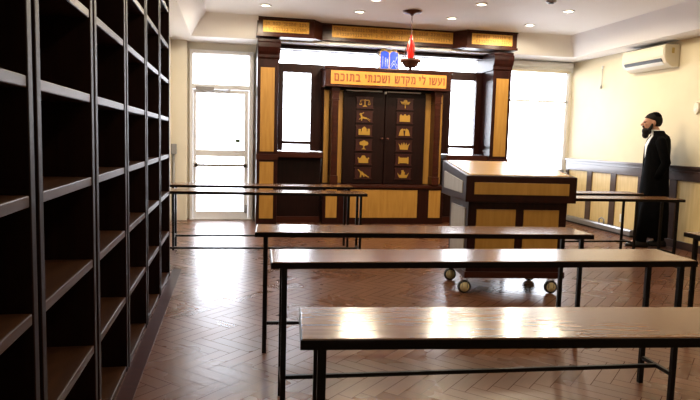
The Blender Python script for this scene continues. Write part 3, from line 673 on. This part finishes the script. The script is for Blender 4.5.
hd = MB().prism([(0, .80), (DD, .80), (DD, zb), (0, zf)], 0, DW, 'YZ').build('desk_head', 'mahog', bm, .006)
MB().box(.07, DW - .07, -.008, .01, .865, .965).build('maple_panel', 'maple', hd, .002)
MB().prism([(.09, .865), (DD - .12, .865), (DD - .12, 1.02), (.09, .965)], -.008, .01, 'YZ').build('side_panel', 'deskside', hd, .002)
MB().prism([(.09, .865), (DD - .12, .865), (DD - .12, 1.02), (.09, .965)], DW - .01, DW + .008, 'YZ').build('side_panel', 'deskside', hd, .002)
sl = (zb - zf) / DD
e = .035
MB().prism([(e, zf + sl * e - .002), (DD - e, zb - sl * e - .002), (DD - e, zb - sl * e + .006), (e, zf + sl * e + .006)], e, DW - e, 'YZ').build('desk_top', 'mapletop', hd, .002)
def caster(x, y):
    c = MB(); c.box(x - .035, x + .035, y - .035, y + .035, .132, .146)
    c.box(x - .026, x - .020, y - .02, y + .03, .05, .134).box(x + .020, x + .026, y - .02, y + .03, .05, .134)
    c = c.build('caster', 'chrome', bm, .002)
    MB().lathe([(.035, -.016), (.055, -.016), (.0575, -.01), (.0575, .01), (.055, .016), (.035, .016)], 24, (x, y, .0578), 'Y').build('tyre', 'tyre', c)
    MB().lathe([(0, -.02), (.012, -.02), (.014, -.017), (.041, -.017), (.041, .017), (.014, .017), (.012, .02), (0, .02)], 20, (x, y, .0578), 'Y').build('hub', 'hub', c)
for x in (.055, .825):
    for y in (.115, .60): caster(x, y)

# ------------------------------------------------------------------ the man by the right wall
MX, MY = 5.38, 6.99
pm = thing('person', 'bearded man in long black coat and white shirt walking left by right wall', 'person', (MX, MY, 0), -.48)
# local frame: faces -X, his left is -Y (towards the camera)
def cap(mb, a, b, ra, rb, n_=5):
    a, b = Vector(a), Vector(b)
    mb.ball(a, ra, 14, 10); mb.ball(b, rb, 14, 10)
    mb.tube([a, b], [ra, rb], 14)
B_ = MB()
B_.ball((0, 0, .93), (.115, .165, .12)); B_.ball((-.005, 0, 1.10), (.11, .15, .16)); B_.ball((-.01, 0, 1.28), (.125, .18, .17))
cap(B_, (.0, -.14, 1.375), (.0, .14, 1.375), .05, .05); cap(B_, (.0, 0, 1.42), (-.055, 0, 1.53), .062, .056)
# head, a little bowed
hx, hz = -.085, 1.605
B_.ball((hx + .015, 0, hz + .025), (.100, .078, .098), 22, 16); B_.ball((hx - .035, 0, hz - .035), (.060, .060, .075), 18, 12); B_.ball((hx - .055, 0, hz - .085), (.035, .038, .028))
B_.ball((hx - .083, 0, hz + .018), (.018, .055, .014)); cap(B_, (hx - .09, 0, hz + .008), (hx - .118, 0, hz - .028), .010, .015)
for s_ in (-1, 1):
    B_.ball((hx - .112, s_ * .012, hz - .03), (.010, .010, .008)); B_.ball((hx - .068, s_ * .038, hz - .02), (.022, .02, .018))
    B_.ball((hx + .015, s_ * .078, hz - .005), (.022, .010, .034))
B_.ball((hx - .095, 0, hz - .058), (.012, .022, .006)); B_.ball((hx - .092, 0, hz - .07), (.012, .02, .007))
# legs in a short stride, arms with the hands in the coat pockets
for s_, fx, bend in ((-1, -.13, .03), (1, .12, -.01)):
    hip, kn, an = (0, s_ * .09, .90), (fx * .45 - .03, s_ * .095, .49), (fx, s_ * .095, .085)
    cap(B_, hip, kn, .085, .058); cap(B_, kn, an, .056, .036); cap(B_, an, (an[0] - .10, an[1], .05), .036, .03)
    sh, el, wr = (.0, s_ * .185, 1.36), (.07, s_ * .215, 1.10), (.0, s_ * .13, .93)
    cap(B_, sh, el, .052, .042); cap(B_, el, wr, .04, .028)
    pc = Vector(wr) + Vector((-.045, -s_ * .006, -.04)); cap(B_, wr, pc, .027, .030); B_.ball(pc, (.045, .018, .042))
    for k, (dx, ln) in enumerate(((-.036, .062), (-.016, .074), (.004, .07), (.022, .056))):
        p0 = pc + Vector((dx * .9 - .012, 0, -.028)); p1 = p0 + Vector((-.014, -s_ * .004, -ln * .55)); p2 = p1 + Vector((-.002, -s_ * .016, -ln * .5))
        cap(B_, p0, p1, .0095, .0088); cap(B_, p1, p2, .0088, .0075)
    t0 = pc + Vector((-.03, -s_ * .008, .015)); t1 = t0 + Vector((-.03, -s_ * .012, -.02)); t2 = t1 + Vector((-.006, -s_ * .01, -.03))
    cap(B_, t0, t1, .0115, .0105); cap(B_, t1, t2, .0105, .0085)
bo = B_.build('body', 'skin', pm)
rm = bo.modifiers.new('remesh', 'REMESH'); rm.mode = 'VOXEL'; rm.voxel_size = .007; rm.use_smooth_shade = True
sm = bo.modifiers.new('smooth', 'SMOOTH'); sm.factor = .5; sm.iterations = 3
for s_ in (-1, 1): MB().ball((hx - .087, s_ * .032, hz + .002), (.011, .013, .009), 12, 8).build('eye', 'eye', bo)
MB().ball((hx - .1, 0, hz - .063), (.008, .02, .006), 12, 8).build('mouth', 'lip', bo)
# hair, skullcap, beard
h_ = MB()
def shell(mb, c, r, lo, front, seg=24, rg=14):
    rows = []
    for i in range(rg + 1):
        ph = PI / 2 - (PI / 2 - lo) * i / rg; row = []
        for k in range(seg):
            th = 2 * PI * k / seg; x, y, z = math.cos(th) * math.cos(ph), math.sin(th) * math.cos(ph), math.sin(ph)
            if x < 0 and z < front: z = front + (z - front) * (1 + x) * .5     # hairline above the brow
            row.append((c[0] + x * r[0], c[1] + y * r[1], c[2] + z * r[2]))
        rows.append(row)
    mb.loft(rows, True, True)
shell(h_, (hx + .018, 0, hz + .025), (.110, .086, .106), -.75, .42); h_.build('hair', 'hair', pm)
k_ = MB(); shell(k_, (hx + .035, 0, hz + .045), (.086, .078, .094), .35, .2); k_.build('skullcap', 'coat', pm)
b_ = MB()
b_.ball((hx - .05, 0, hz - .105), (.062, .058, .055), 18, 12); b_.ball((hx - .065, 0, hz - .155), (.042, .042, .05), 16, 10)
b_.ball((hx - .094, 0, hz - .050), (.018, .036, .010), 14, 8)
for s_ in (-1, 1): b_.tube([(hx + .0, s_ * .073, hz - .01), (hx - .015, s_ * .072, hz - .06), (hx - .04, s_ * .055, hz - .10)], [.012, .02, .025], 10)
bd = b_.build('beard', 'hair', pm); q = bd.modifiers.new('remesh', 'REMESH'); q.mode = 'VOXEL'; q.voxel_size = .008; q.use_smooth_shade = True
# shirt, coat, trousers, shoes
def ring(z, cx, rx, ry, a0=0.0, n_=36, wob=0.0):
    pts = []
    for k in range(n_ + (1 if a0 else 0)):
        t = a0 + (2 * PI - 2 * a0) * k / n_
        w_ = 1 + wob * math.sin(7 * t + z * 3)
        pts.append((cx - rx * math.cos(t) * w_, ry * math.sin(t) * w_, z))
    return pts
MB().loft([ring(.86, 0, .12, .168), ring(1.0, 0, .125, .165), ring(1.18, -.005, .132, .172), ring(1.32, -.008, .136, .182), ring(1.395, 0, .11, .18), ring(1.44, 0, .078, .10), ring(1.49, -.03, .066, .066), ring(1.515, -.042, .068, .068)]).build('shirt', 'shirt', pm)
ct = MB().loft([ring(.14, 0, .195, .205, .03, 44, .05), ring(.45, 0, .185, .20, .04, 44, .04), ring(.75, 0, .165, .195, .06, 44, .025), ring(.98, 0, .15, .19, .12, 44), ring(1.15, 0, .15, .19, .34, 44), ring(1.30, 0, .15, .20, .50, 44), ring(1.39, .005, .135, .205, .66, 44), ring(1.43, .01, .115, .165, .75, 44), ring(1.465, -.008, .09, .105, .85, 44), ring(1.50, -.022, .082, .085, .95, 44)], closed=False).build('coat', 'coat', pm)
so = ct.modifiers.new('thick', 'SOLIDIFY'); so.thickness = .012; so.offset = 0
for s_ in (-1, 1):
    MB().tube([(.005, s_ * .15, 1.395), (.005, s_ * .19, 1.36), (.035, s_ * .215, 1.24), (.075, s_ * .225, 1.10), (.03, s_ * .20, .99), (-.01, s_ * .165, .90)], [.055, .066, .062, .057, .052, .045], 18).build('coat_sleeve', 'coat', ct)
    fx = -.13 if s_ < 0 else .12
    MB().tube([(0, s_ * .09, .9), (fx * .45 - .03, s_ * .095, .49), (fx, s_ * .095, .075)], [.10, .078, .068], 16).build('trouser_leg', 'coat', pm)
    MB().loft([ring(.0, fx - .045, .138, .046, 0, 24), ring(.02, fx - .045, .142, .05, 0, 24), ring(.05, fx - .035, .125, .048, 0, 24), ring(.08, fx - .005, .075, .045, 0, 24), ring(.10, fx + .005, .055, .043, 0, 24)]).build('shoe', 'shoe', pm)
for o in [o for o in pm.children if o.name.startswith('shoe')]:
    left = sum(v.co.x for v in o.data.vertices) / len(o.data.vertices) < -.04
    for v in o.data.vertices: v.co.y += -.095 if left else .095

# ------------------------------------------------------------------ daylight: bright overcast sky through the windows
W = bpy.data.worlds.new('sky'); S.world = W; W.use_nodes = True
bg = W.node_tree.nodes['Background']; bg.inputs['Color'].default_value = (.87, .91, 1.0, 1); bg.inputs['Strength'].default_value = 13.5
def portal(x0, x1, z0, z1):
    a = bpy.data.lights.new('window_portal', 'AREA'); a.shape = 'RECTANGLE'; a.size = x1 - x0; a.size_y = z1 - z0
    o = bpy.data.objects.new('window_portal', a); C.objects.link(o)
    o.location = ((x0 + x1) / 2, YB + .13, (z0 + z1) / 2); o.rotation_euler = (-PI / 2, 0, 0)
    a.cycles.is_portal = True
for q in (DOOR, WA, WB): portal(*q)

# ------------------------------------------------------------------ camera
f_, pitch, roll, yaw, hh = 610.4134, .0998, .0271, .1937, 1.2942
fw = Vector((math.sin(yaw) * math.cos(pitch), math.cos(yaw) * math.cos(pitch), -math.sin(pitch)))
rt = Vector((math.cos(yaw), -math.sin(yaw), 0)); up = rt.cross(fw)
r2 = rt * math.cos(roll) + up * math.sin(roll); u2 = -rt * math.sin(roll) + up * math.cos(roll)
cam = bpy.data.cameras.new('camera'); co = bpy.data.objects.new('camera', cam); C.objects.link(co)
cam.sensor_width = 36; cam.lens = f_ / 700 * 36; cam.clip_start = .05
mw = Matrix((r2, u2, -fw)).transposed().to_4x4(); mw.translation = (0, 0, hh); co.matrix_world = mw
S.camera = co
S.view_settings.view_transform = 'Standard'; S.view_settings.look = 'None'; S.view_settings.gamma = 1; S.view_settings.use_curve_mapping = False
S.view_settings.exposure = 0.0
S.cycles.max_bounces = 8; S.cycles.use_denoising = True; S.cycles.sample_clamp_indirect = 10
